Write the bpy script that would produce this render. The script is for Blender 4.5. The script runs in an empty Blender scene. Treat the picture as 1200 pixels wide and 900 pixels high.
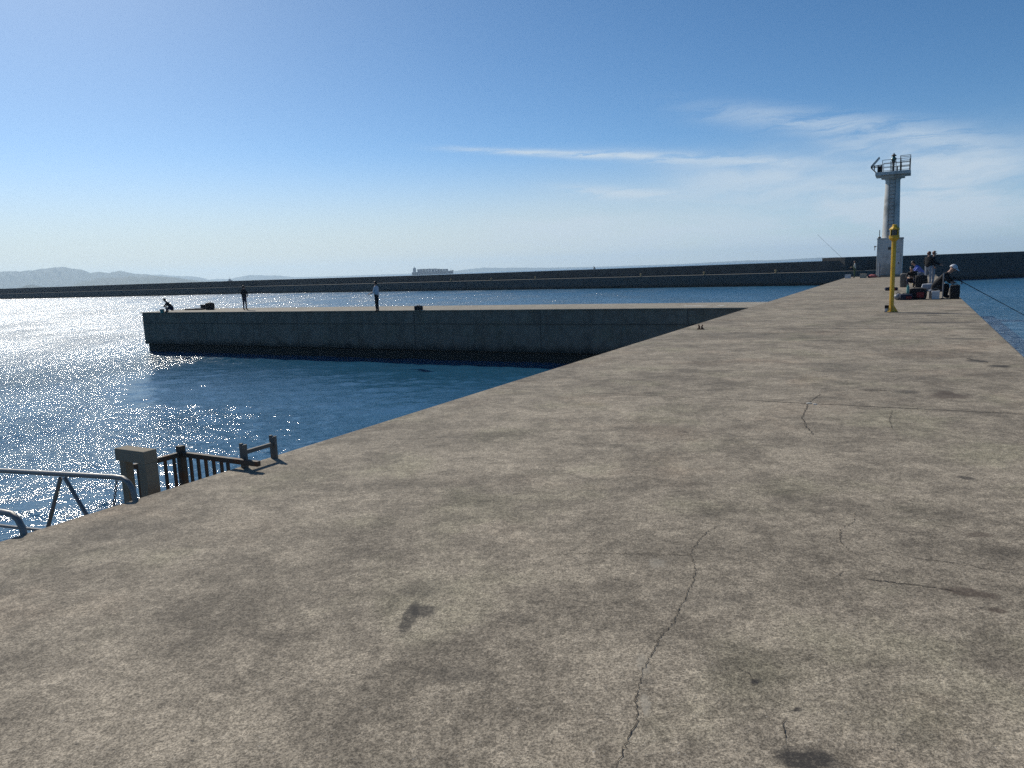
import bpy, bmesh, math, random
import numpy as np
from mathutils import Vector, Matrix, Euler
random.seed(7); rng = np.random.default_rng(11)
S = bpy.context.scene
COL = S.collection
R = math.radians

# ------------------------------------------------------------------ camera geometry
EYE = Vector((0, 0, 4.9)); F = 867.0
PITCH, ROLL = R(8.7156), R(2.0904)
fw = Vector((0, math.cos(PITCH), -math.sin(PITCH)))
r0 = Vector((1, 0, 0)); u0 = Vector((0, math.sin(PITCH), math.cos(PITCH)))
RT = math.cos(ROLL)*r0 - math.sin(ROLL)*u0
UP = math.sin(ROLL)*r0 + math.cos(ROLL)*u0
def ray(x, y): return fw*F + RT*(x-600) + UP*(450-y)
def hit(x, y, z):                       # point on a horizontal surface
    v = ray(x, y); return EYE + v*((z-EYE.z)/v.z)
PA = R(28.6)                            # heading of the pier
D = Vector((math.sin(PA), math.cos(PA), 0)); N = Vector((math.cos(PA), -math.sin(PA), 0))
def W(s, t, z=0.0): return D*s + N*t + Vector((0, 0, z))
def on_s(x, y, s): v = ray(x, y); return EYE + v*((s)/(v.dot(D)))
def horizon(x): return 339 - 22*x/600
DECK, SPUR = 3.3, 2.8
SUN_AZ, SUN_EL = R(-34), R(36)

# ------------------------------------------------------------------ node helpers
class NT:
    def __init__(s, tree): s.t = tree; s.n = tree.nodes; s.l = tree.links
    def _in(s, sock, v):
        if v is None: return
        if isinstance(v, bpy.types.NodeSocket): s.l.new(v, sock)
        else:
            if hasattr(sock.default_value, '__len__') and not hasattr(v, '__len__'): v = (v,)*len(sock.default_value)
            if hasattr(v, '__len__') and len(v) == 3 and len(sock.default_value) == 4: v = (*v, 1)
            sock.default_value = v
    def math(s, op, a, b=None, c=None, clamp=False):
        m = s.n.new('ShaderNodeMath'); m.operation = op; m.use_clamp = clamp
        for i, v in enumerate((a, b, c)): s._in(m.inputs[i], v)
        return m.outputs[0]
    def vmath(s, op, a, b=None):
        m = s.n.new('ShaderNodeVectorMath'); m.operation = op
        s._in(m.inputs[0], a); s._in(m.inputs[1], b)
        return m.outputs['Value'] if op in ('DOT_PRODUCT', 'LENGTH', 'DISTANCE') else m.outputs[0]
    def noise(s, vec, scale, detail=3, rough=0.55, dist=0.0, col=False):
        m = s.n.new('ShaderNodeTexNoise'); s._in(m.inputs['Vector'], vec)
        m.inputs['Scale'].default_value = scale; m.inputs['Detail'].default_value = detail
        m.inputs['Roughness'].default_value = rough; m.inputs['Distortion'].default_value = dist
        return m.outputs['Color'] if col else m.outputs['Fac']
    def ramp(s, v, a, b, lo=0.0, hi=1.0):
        m = s.n.new('ShaderNodeMapRange'); m.interpolation_type = 'SMOOTHSTEP'
        s._in(m.inputs['Value'], v)
        for k, q in (('From Min', a), ('From Max', b), ('To Min', lo), ('To Max', hi)): s._in(m.inputs[k], q)
        return m.outputs[0]
    def mix(s, f, a, b, mode='MIX'):
        m = s.n.new('ShaderNodeMix'); m.data_type = 'RGBA'; m.blend_type = mode
        s._in(m.inputs[0], f); s._in(m.inputs[6], a); s._in(m.inputs[7], b); return m.outputs[2]
    def mapping(s, vec, scale=(1, 1, 1), rot=(0, 0, 0), loc=(0, 0, 0)):
        m = s.n.new('ShaderNodeMapping'); s._in(m.inputs[0], vec)
        m.inputs['Scale'].default_value = scale; m.inputs['Rotation'].default_value = rot; m.inputs['Location'].default_value = loc
        return m.outputs[0]
    def sep(s, vec):
        m = s.n.new('ShaderNodeSeparateXYZ'); s._in(m.inputs[0], vec); return m.outputs
    def comb(s, x, y, z):
        m = s.n.new('ShaderNodeCombineXYZ')
        for i, v in enumerate((x, y, z)): s._in(m.inputs[i], v)
        return m.outputs[0]
    def bump(s, h, strength, distance, normal=None):
        m = s.n.new('ShaderNodeBump'); s._in(m.inputs['Height'], h)
        m.inputs['Strength'].default_value = strength; m.inputs['Distance'].default_value = distance
        if normal is not None: s._in(m.inputs['Normal'], normal)
        return m.outputs[0]

def new_mat(name):
    m = bpy.data.materials.new(name); m.use_nodes = True
    nt = NT(m.node_tree); b = nt.n['Principled BSDF']
    return m, nt, b
def simple(name, col, rough=0.7, metal=0.0, var=0.25, scale=8.0, bump=0.15, dirt=None):
    m, nt, b = new_mat(name)
    tc = nt.n.new('ShaderNodeTexCoord').outputs['Object']
    n1 = nt.noise(tc, scale, 4); n2 = nt.noise(tc, scale*6, 3)
    v = nt.math('ADD', nt.math('MULTIPLY', n1, var*1.4), nt.math('MULTIPLY_ADD', n2, var*0.6, 1-var))
    c = nt.mix(1.0, col, nt.comb(v, v, v), 'MULTIPLY')
    if dirt: c = nt.mix(nt.ramp(nt.noise(tc, scale*0.7, 5, 0.65), 0.48, 0.66), c, dirt)
    nt._in(b.inputs['Base Color'], c)
    nt._in(b.inputs['Roughness'], nt.math('MULTIPLY_ADD', n1, 0.2, rough-0.1, clamp=True)); b.inputs['Metallic'].default_value = metal
    if bump: nt._in(b.inputs['Normal'], nt.bump(n2, bump, 0.01))
    return m

def concrete(name, dark, light, tide=None, stains=(), joints=(), deck=False, spec=0.3):
    m, nt, b = new_mat(name)
    P = nt.n.new('ShaderNodeTexCoord').outputs['Object']
    big = nt.noise(P, 0.55, 5, 0.6, 0.4); mid = nt.noise(P, 2.6, 6, 0.68, 0.3)
    fine = nt.noise(P, 38, 4, 0.7); grit = nt.noise(P, 170, 2, 0.6)
    f = nt.math('ADD', nt.math('MULTIPLY', nt.ramp(big, 0.34, 0.66), 0.28), nt.math('MULTIPLY', nt.ramp(mid, 0.38, 0.62), 0.40))
    f = nt.math('ADD', f, nt.math('MULTIPLY', nt.ramp(fine, 0.3, 0.7), 0.18))
    c = nt.mix(f, dark, light)
    # faint warm/green staining
    c = nt.mix(nt.ramp(nt.noise(P, 0.9, 4, 0.6), 0.50, 0.72, 0, 0.45), c, nt.mix(1.0, c, (0.92, 1.0, 0.86), 'MULTIPLY'))
    c = nt.mix(nt.ramp(nt.noise(nt.mapping(P, loc=(31, 7, 2)), 0.7, 4, 0.6), 0.52, 0.72, 0, 0.5), c, nt.mix(1.0, c, (1.07, 0.97, 0.92), 'MULTIPLY'))
    if deck:
        g = nt.ramp(nt.noise(P, 125, 4, 0.85), 0.40, 0.60, 0.45, 1.52); g2 = nt.ramp(fine, 0.38, 0.62, 0.87, 1.10)
        g = nt.math('MULTIPLY', nt.math('MULTIPLY', g, g2), nt.ramp(nt.noise(P, 10, 6, 0.8, 0.4), 0.40, 0.60, 0.84, 1.14))
        c = nt.mix(1.0, c, nt.comb(g, g, g), 'MULTIPLY')
        # long dirty drifts lying across the pier
        st = nt.noise(nt.mapping(P, scale=(0.5, 2.2, 1), rot=(0, 0, R(28.6))), 1.1, 6, 0.7, 0.5)
        k = nt.ramp(st, 0.48, 0.66, 1.04, 0.82); c = nt.mix(1.0, c, nt.comb(k, k, k), 'MULTIPLY')
        # pale worn flecks
        c = nt.mix(nt.ramp(nt.noise(nt.mapping(P, loc=(5, 9, 0)), 95, 2, 0.5), 0.70, 0.76, 0, 0.6), c, (0.46, 0.44, 0.40))
        # small dark pits
        c = nt.mix(nt.ramp(nt.noise(nt.mapping(P, loc=(15, 3, 0)), 26, 2, 0.5), 0.735, 0.76, 0, 0.6), c, (0.045, 0.042, 0.04))
    xyz = nt.sep(P)
    wob = nt.noise(P, 7.5, 7, 0.8, col=True); grain = nt.ramp(nt.noise(P, 60, 3, 0.7), 0.34, 0.52, 0.62, 1.0) if stains else None
    for (sx, sy, ang, rx, ry, a, colr) in stains:
        q = nt.vmath('ADD', P, nt.vmath('MULTIPLY', nt.vmath('SUBTRACT', wob, (0.5, 0.5, 0.5)), (1.6*min(rx, ry)+0.08, 1.6*min(rx, ry)+0.08, 0)))
        q = nt.vmath('SUBTRACT', q, (sx, sy, 0)); s3 = nt.sep(q)
        ca, sa = math.cos(ang), math.sin(ang)
        u = nt.math('ADD', nt.math('MULTIPLY', s3[0], ca/rx), nt.math('MULTIPLY', s3[1], sa/rx))
        v = nt.math('ADD', nt.math('MULTIPLY', s3[0], -sa/ry), nt.math('MULTIPLY', s3[1], ca/ry))
        dd = nt.math('SQRT', nt.math('ADD', nt.math('MULTIPLY', u, u), nt.math('MULTIPLY', v, v)))
        c = nt.mix(nt.math('MULTIPLY', nt.ramp(dd, 1.2, 0.6, 0, a), grain), c, colr)
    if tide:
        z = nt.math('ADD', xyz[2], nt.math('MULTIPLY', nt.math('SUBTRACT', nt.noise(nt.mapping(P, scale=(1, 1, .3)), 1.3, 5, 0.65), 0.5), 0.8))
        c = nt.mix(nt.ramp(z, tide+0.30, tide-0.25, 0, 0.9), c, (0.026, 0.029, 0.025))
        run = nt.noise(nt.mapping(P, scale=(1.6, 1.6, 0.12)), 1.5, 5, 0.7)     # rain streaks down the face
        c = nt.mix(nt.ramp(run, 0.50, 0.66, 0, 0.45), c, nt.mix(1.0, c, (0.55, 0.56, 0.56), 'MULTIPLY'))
    nt._in(b.inputs['Base Color'], c)
    b.inputs['Roughness'].default_value = 0.9; b.inputs['Specular IOR Level'].default_value = spec
    h = nt.math('ADD', nt.math('MULTIPLY', grit, 0.35), nt.math('ADD', nt.math('MULTIPLY', fine, 0.9), nt.math('MULTIPLY', mid, 1.4)))
    nt._in(b.inputs['Normal'], nt.bump(h, 0.55 if deck else 0.4, 0.008 if deck else 0.02))
    return m

# ------------------------------------------------------------------ mesh helpers
class MB:
    def __init__(s): s.bm = bmesh.new()
    def hull8(s, c):                     # 8 corners: bottom 4 then top 4
        v = [s.bm.verts.new(p) for p in c]
        for q in ((3, 2, 1, 0), (4, 5, 6, 7), (0, 1, 5, 4), (1, 2, 6, 5), (2, 3, 7, 6), (3, 0, 4, 7)): s.bm.faces.new([v[i] for i in q])
        return s
    def box(s, c, size, M=None, taper=1.0):
        c = Vector(c); h = [x/2 for x in size]; P = []
        for z, k in ((-1, 1.0), (1, taper)):
            for x, y in ((-1, -1), (1, -1), (1, 1), (-1, 1)):
                p = Vector((x*h[0]*k, y*h[1]*k, z*h[2]))
                P.append(c + (M @ p if M else p))
        return s.hull8(P)
    def ring_tube(s, pts, rad, seg=8, cap=True, closed=False):
        pts = [Vector(p) for p in pts]; n = len(pts)
        rad = rad if hasattr(rad, '__len__') else [rad]*n
        rings = []; prev = None
        for i, p in enumerate(pts):
            if closed: t = (pts[(i+1) % n]-pts[i-1]).normalized()
            else: t = (pts[min(i+1, n-1)]-pts[max(i-1, 0)]).normalized()
            a = prev if prev is not None else (Vector((0, 0, 1)) if abs(t.z) < 0.9 else Vector((1, 0, 0)))
            u = (a - t*a.dot(t)).normalized(); w = t.cross(u); prev = u
            rings.append([s.bm.verts.new(p + (u*math.cos(2*math.pi*k/seg)+w*math.sin(2*math.pi*k/seg))*rad[i]) for k in range(seg)])
        m = n if closed else n-1
        for i in range(m):
            a, b = rings[i], rings[(i+1) % n]
            for k in range(seg): s.bm.faces.new((a[k], a[(k+1) % seg], b[(k+1) % seg], b[k]))
        if cap and not closed: s.bm.faces.new(rings[0][::-1]); s.bm.faces.new(rings[-1])
        return s
    def lathe(s, c, prof, seg=24, ax=(1, 1)):   # prof = [(r, z)]
        c = Vector(c)
        rings = [[s.bm.verts.new(c+Vector((r*ax[0]*math.cos(2*math.pi*k/seg), r*ax[1]*math.sin(2*math.pi*k/seg), z))) for k in range(seg)] for r, z in prof]
        for a, b in zip(rings, rings[1:]):
            for k in range(seg): s.bm.faces.new((a[k], a[(k+1) % seg], b[(k+1) % seg], b[k]))
        s.bm.faces.new(rings[0][::-1]); s.bm.faces.new(rings[-1]); return s
    def blob(s, c, r, sub=2, jit=0.0, M=None, seed=0):
        rr = random.Random(seed)
        g = bmesh.ops.create_icosphere(s.bm, subdivisions=sub, radius=1.0)
        for v in g['verts']:
            k = 1 + jit*(rr.random()-0.5)*2
            p = Vector((v.co.x*r[0]*k, v.co.y*r[1]*k, v.co.z*r[2]*k)); v.co = Vector(c)+(M @ p if M else p)
        return s
    def slab(s, poly, z0, z1):
        a = [s.bm.verts.new((p[0], p[1], z0)) for p in poly]; b = [s.bm.verts.new((p[0], p[1], z1)) for p in poly]
        s.bm.faces.new(a[::-1]); s.bm.faces.new(b); n = len(a)
        for i in range(n): s.bm.faces.new((a[i], a[(i+1) % n], b[(i+1) % n], b[i]))
        return s
    def build(s, name, mat, parent=None, bevel=0.0, smooth=False, seg=2):
        bmesh.ops.recalc_face_normals(s.bm, faces=s.bm.faces)
        if bevel:
            es = [e for e in s.bm.edges if len(e.link_faces) == 2 and e.calc_face_angle(0) > R(35)]
            bmesh.ops.bevel(s.bm, geom=es, offset=bevel, segments=seg, affect='EDGES', profile=0.6)
        me = bpy.data.meshes.new(name); s.bm.to_mesh(me); s.bm.free()
        if smooth:
            me.polygons.foreach_set('use_smooth', [True]*len(me.polygons))
            try: me.set_sharp_from_angle(angle=R(40))
            except Exception: pass
        for m in (mat if isinstance(mat, (list, tuple)) else [mat]): me.materials.append(m)
        o = bpy.data.objects.new(name, me); COL.objects.link(o)
        if parent is not None:
            o.parent = parent; o.matrix_parent_inverse = parent.matrix_world.inverted() if False else Matrix.Translation(-Vector(parent.location))
        return o
def empty(name, loc): o = bpy.data.objects.new(name, None); COL.objects.link(o); o.location = loc; o.empty_display_size = 0.2; return o
def tag(o, label=None, cat=None, group=None, kind=None):
    if label: o['label'] = label
    if cat: o['category'] = cat
    if group: o['group'] = group
    if kind: o['kind'] = kind
    return o
BASIS = Matrix((N, D, (0, 0, 1))).transposed()     # local x = across pier, y = along pier
def fbox(mb, s0, s1, t0, t1, z0, z1):
    return mb.hull8([W(s0, t0, z0), W(s0, t1, z0), W(s1, t1, z0), W(s1, t0, z0), W(s0, t0, z1), W(s0, t1, z1), W(s1, t1, z1), W(s1, t0, z1)])

# ------------------------------------------------------------------ materials
def stain(x, y, wpx, hpx, a, col, rot=0.0):
    p = hit(x, y, DECK); q = hit(x+wpx, y+wpx*math.tan(rot), DECK); r_ = hit(x, y-hpx, DECK)
    return (p.x, p.y, math.atan2(q.y-p.y, q.x-p.x), max((q-p).length, .02), max((r_-p).length, .02), a, col)
DK = (0.035, 0.032, 0.030); BR = (0.075, 0.055, 0.042)
stains = [stain(480, 722, 10, 20, .8, DK), stain(497, 716, 16, 7, .8, DK, .3), stain(500, 690, 30, 12, .3, DK), stain(945, 890, 38, 13, .9, DK, .12), stain(757, 826, 5, 13, .5, (.42, .38, .31)), stain(770, 660, 10, 6, .35, (.42, .38, .31)), stain(754, 778, 8, 13, .35, (.42, .38, .31)),
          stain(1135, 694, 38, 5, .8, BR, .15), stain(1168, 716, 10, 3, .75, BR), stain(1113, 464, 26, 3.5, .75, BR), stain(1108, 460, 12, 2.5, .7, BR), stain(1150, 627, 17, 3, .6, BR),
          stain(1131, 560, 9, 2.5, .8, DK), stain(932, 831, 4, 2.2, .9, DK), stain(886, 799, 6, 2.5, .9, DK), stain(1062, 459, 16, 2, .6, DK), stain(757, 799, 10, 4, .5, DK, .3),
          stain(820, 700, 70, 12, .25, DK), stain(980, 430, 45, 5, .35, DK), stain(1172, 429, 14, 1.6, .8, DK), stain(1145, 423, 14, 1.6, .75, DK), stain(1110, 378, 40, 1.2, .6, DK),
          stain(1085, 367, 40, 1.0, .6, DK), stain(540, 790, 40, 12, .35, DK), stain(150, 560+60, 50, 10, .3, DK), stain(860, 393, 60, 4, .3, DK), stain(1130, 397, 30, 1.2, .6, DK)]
M_DECK = concrete('deck_concrete', (0.135, 0.114, 0.087), (0.415, 0.353, 0.268), stains=stains, deck=True)
M_DECK2 = concrete('jetty_top_concrete', (0.22, 0.195, 0.155), (0.38, 0.34, 0.275), deck=True)
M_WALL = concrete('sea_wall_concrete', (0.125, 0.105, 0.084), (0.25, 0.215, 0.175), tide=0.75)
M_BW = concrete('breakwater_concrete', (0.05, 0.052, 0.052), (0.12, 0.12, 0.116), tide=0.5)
M_WHITEC = simple('white_tower_paint', (0.52, 0.515, 0.49), 0.75, var=0.3, scale=1.2, dirt=(0.30, 0.30, 0.28))
M_YEL = simple('yellow_paint', (0.72, 0.42, 0.02), 0.42, var=0.25, scale=3, dirt=(0.50, 0.27, 0.02))
M_GLASSD = simple('dark_glass', (0.02, 0.025, 0.03), 0.12, var=0.05, bump=0)
M_RUST = simple('rusty_iron', (0.10, 0.045, 0.028), 0.85, 0.3, var=0.5, scale=20)
M_GALV = simple('galvanised_pipe', (0.22, 0.215, 0.21), 0.55, 0.6, var=0.3, scale=12)
M_DSTEEL = simple('dark_weathered_steel', (0.075, 0.066, 0.056), 0.7, 0.35, var=0.4, scale=14, dirt=(0.13, 0.06, 0.03))
M_WEATH = simple('weathered_grey_steel', (0.16, 0.15, 0.135), 0.75, 0.3, var=0.4, scale=14)
M_BLACK = simple('black_fabric', (0.014, 0.014, 0.016), 0.9)
M_NAVY = simple('navy_fabric', (0.02, 0.025, 0.05), 0.9)
M_CRACK = simple('crack_dark', (0.055, 0.046, 0.036), 1.0, bump=0)
M_JOINT = simple('joint_filler', (0.06, 0.052, 0.045), 1.0, scale=3, bump=0)
M_PALE = simple('pale_laitance', (0.55, 0.54, 0.50), 0.9, scale=3)
M_RED = simple('red_fabric', (0.18, 0.02, 0.02), 0.8)
M_PINK = simple('faded_red_cloth', (0.42, 0.12, 0.12), 0.85)
M_WHITE = simple('white_plastic', (0.50, 0.52, 0.55), 0.4, var=0.1)
M_GREYP = simple('grey_plastic', (0.20, 0.21, 0.23), 0.5, var=0.15)
M_TEAL = simple('teal_plastic', (0.07, 0.24, 0.22), 0.35, var=0.15)
M_STRAW = simple('tan_cardboard', (0.42, 0.36, 0.28), 0.85, var=0.15)
M_GREEN = simple('dull_green_fabric', (0.07, 0.11, 0.05), 0.85)
M_SKIN = simple('skin', (0.42, 0.24, 0.17), 0.55, var=0.1, bump=0)
M_HAIR = simple('dark_hair', (0.018, 0.013, 0.011), 0.6)
M_HAIRB = simple('brown_hair', (0.14, 0.05, 0.03), 0.6)
M_TEE = simple('pale_grey_shirt', (0.50, 0.52, 0.58), 0.85, var=0.15)
M_BLUE = simple('blue_jacket', (0.10, 0.16, 0.55), 0.7, var=0.2)
M_LTROU = simple('pale_grey_trousers', (0.28, 0.30, 0.34), 0.85, var=0.2)
M_YBOOT = simple('yellow_rubber', (0.6, 0.42, 0.05), 0.45)
M_ORANGE = simple('bollard_ochre', (0.33, 0.25, 0.12), 0.7)

# ------------------------------------------------------------------ world, sun, camera, haze
w = bpy.data.worlds.new('World'); S.world = w; w.use_nodes = True
nt = NT(w.node_tree); bg = nt.n['Background']
sky = nt.n.new('ShaderNodeTexSky'); sky.sky_type = 'NISHITA'; sky.sun_disc = False
sky.sun_elevation = SUN_EL; sky.sun_rotation = SUN_AZ
sky.altitude = 0; sky.air_density = 0.6; sky.dust_density = 0.33; sky.ozone_density = 2.5
dirv = nt.vmath('NORMALIZE', nt.n.new('ShaderNodeTexCoord').outputs['Generated'])
d3 = nt.sep(dirv)
az = nt.math('MULTIPLY', nt.math('ARCTAN2', d3[0], d3[1]), 180/math.pi)
el = nt.math('MULTIPLY', nt.math('ARCSINE', d3[2]), 180/math.pi)
ae = nt.comb(az, el, 0)
warp = nt.noise(nt.mapping(ae, scale=(0.10, 0.32, 1)), 1.0, 5, 0.6, col=True)
aw = nt.vmath('ADD', ae, nt.vmath('MULTIPLY', nt.vmath('SUBTRACT', warp, (.5, .5, .5)), (5.0, 2.6, 0)))
fib = nt.noise(nt.mapping(aw, scale=(0.16, 1.5, 1), rot=(0, 0, R(8))), 1.0, 8, 0.62, 0.6)
soft = nt.noise(nt.mapping(aw, scale=(0.09, 0.42, 1), rot=(0, 0, R(10)), loc=(3, 8, 0)), 1.0, 6, 0.6)
def azel(x, y):
    v = ray(x, y).normalized(); return math.degrees(math.atan2(v.x, v.y)), math.degrees(math.asin(v.z))
def streak(x0, y0, x1, y1, wid, amp, sharp=False, vec=None):
    a0, e0 = azel(x0, y0); a1, e1 = azel(x1, y1)
    L = math.hypot(a1-a0, e1-e0)/2; ca, sa = (a1-a0)/(2*L), (e1-e0)/(2*L)
    s3 = nt.sep(nt.vmath('SUBTRACT', vec or aw, ((a0+a1)/2, (e0+e1)/2, 0)))
    u = nt.math('ADD', nt.math('MULTIPLY', s3[0], ca/L), nt.math('MULTIPLY', s3[1], sa/L))
    v = nt.math('ADD', nt.math('MULTIPLY', s3[0], -sa/wid), nt.math('MULTIPLY', s3[1], ca/wid))
    q = nt.math('ADD', nt.math('POWER', nt.math('ABSOLUTE', u), 3.0), nt.math('MULTIPLY', v, v))
    return nt.math('MULTIPLY', nt.math('EXPONENT', nt.math('MULTIPLY', q, -1.0)), amp)
aw2 = nt.vmath('ADD', ae, nt.vmath('MULTIPLY', nt.vmath('SUBTRACT', warp, (.5, .5, .5)), (2.0, 0.7, 0)))
sharp = [streak(530, 173, 760, 183, 0.24, .85, vec=aw2), streak(700, 180, 960, 190, 0.5, .60, vec=aw2), streak(650, 222, 800, 230, 0.42, .75, vec=aw2), streak(1000, 175, 1200, 200, 0.7, .3, vec=aw2),
         streak(830, 130, 1140, 160, 0.75, .55, vec=aw2), streak(950, 168, 1030, 172, 0.6, .3, vec=aw2), streak(1040, 165, 1190, 172, 0.5, .35, vec=aw2), streak(535, 283, 680, 285, 0.25, .22, vec=aw2)]
softs = [streak(600, 300, 1250, 280, 2.0, .35), streak(1000, 215, 1300, 200, 2.6, .35), streak(780, 215, 960, 195, 1.6, .60), streak(560, 268, 760, 262, 1.2, .42), streak(640, 285, 1250, 262, 2.6, .55),
         streak(900, 225, 1250, 225, 2.4, .55)]
def total(lst):
    t = lst[0]
    for q in lst[1:]: t = nt.math('ADD', t, q)
    return t
cl = nt.math('ADD', nt.math('MULTIPLY', total(sharp), nt.ramp(fib, 0.28, 0.60)), nt.math('MULTIPLY', total(softs), nt.ramp(soft, 0.34, 0.62, 0.25, 1)))
cl = nt.math('MINIMUM', cl, 0.85)
veil = nt.math('MULTIPLY', nt.ramp(el, 9.5, 0.5, 0, 0.85), nt.ramp(az, 34, 2, 0.10, 1.0))
VEIL = nt.n.new('ShaderNodeRGB'); VEIL.outputs[0].default_value = (6.5, 6.75, 6.3, 1)
CLOUD = nt.n.new('ShaderNodeRGB'); CLOUD.outputs[0].default_value = (6.2, 7.2, 8.1, 1)
hs = nt.n.new('ShaderNodeHueSaturation'); hs.inputs['Saturation'].default_value = 1.2; nt._in(hs.inputs['Color'], nt.mix(1.0, sky.outputs[0], (0.97, 1.06, 1.05), 'MULTIPLY'))
skyc = nt.mix(cl, nt.mix(veil, hs.outputs[0], VEIL.outputs[0]), CLOUD.outputs[0])
nt._in(bg.inputs['Color'], skyc); bg.inputs['Strength'].default_value = 0.097

sd = bpy.data.lights.new('sun', 'SUN'); sd.energy = 4.2; sd.angle = R(0.53); sd.color = (1.0, 0.94, 0.83)
so = bpy.data.objects.new('sun', sd); COL.objects.link(so)
sdir = Vector((math.cos(SUN_EL)*math.sin(SUN_AZ), math.cos(SUN_EL)*math.cos(SUN_AZ), math.sin(SUN_EL)))
so.rotation_euler = sdir.to_track_quat('Z', 'Y').to_euler(); so.location = sdir*50

cam = bpy.data.cameras.new('camera'); co = bpy.data.objects.new('camera', cam); COL.objects.link(co)
cam.sensor_width = 36; cam.lens = F/1200*36; cam.clip_start = 0.05; cam.clip_end = 60000
Mx = Matrix((RT, UP, -fw)).transposed().to_4x4(); Mx.translation = EYE; co.matrix_world = Mx; S.camera = co

HR = 14200
hz, hnt, hb = new_mat('haze_air')
hnt.n.remove(hb); out = [n for n in hnt.n if n.type == 'OUTPUT_MATERIAL'][0]
pv = hnt.n.new('ShaderNodeVolumePrincipled'); pv.inputs['Color'].default_value = (0.66, 0.84, 1.0, 1)
pv.inputs['Density'].default_value = 0.85e-4; pv.inputs['Anisotropy'].default_value = 0.35
hz.cycles.volume_sampling = 'DISTANCE'; hnt.l.new(pv.outputs[0], out.inputs['Volume'])
mb = MB(); mb.box((0, 0, 112), (2*HR, 2*HR, 234)); tag(mb.build('haze', hz), kind='stuff')

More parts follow.
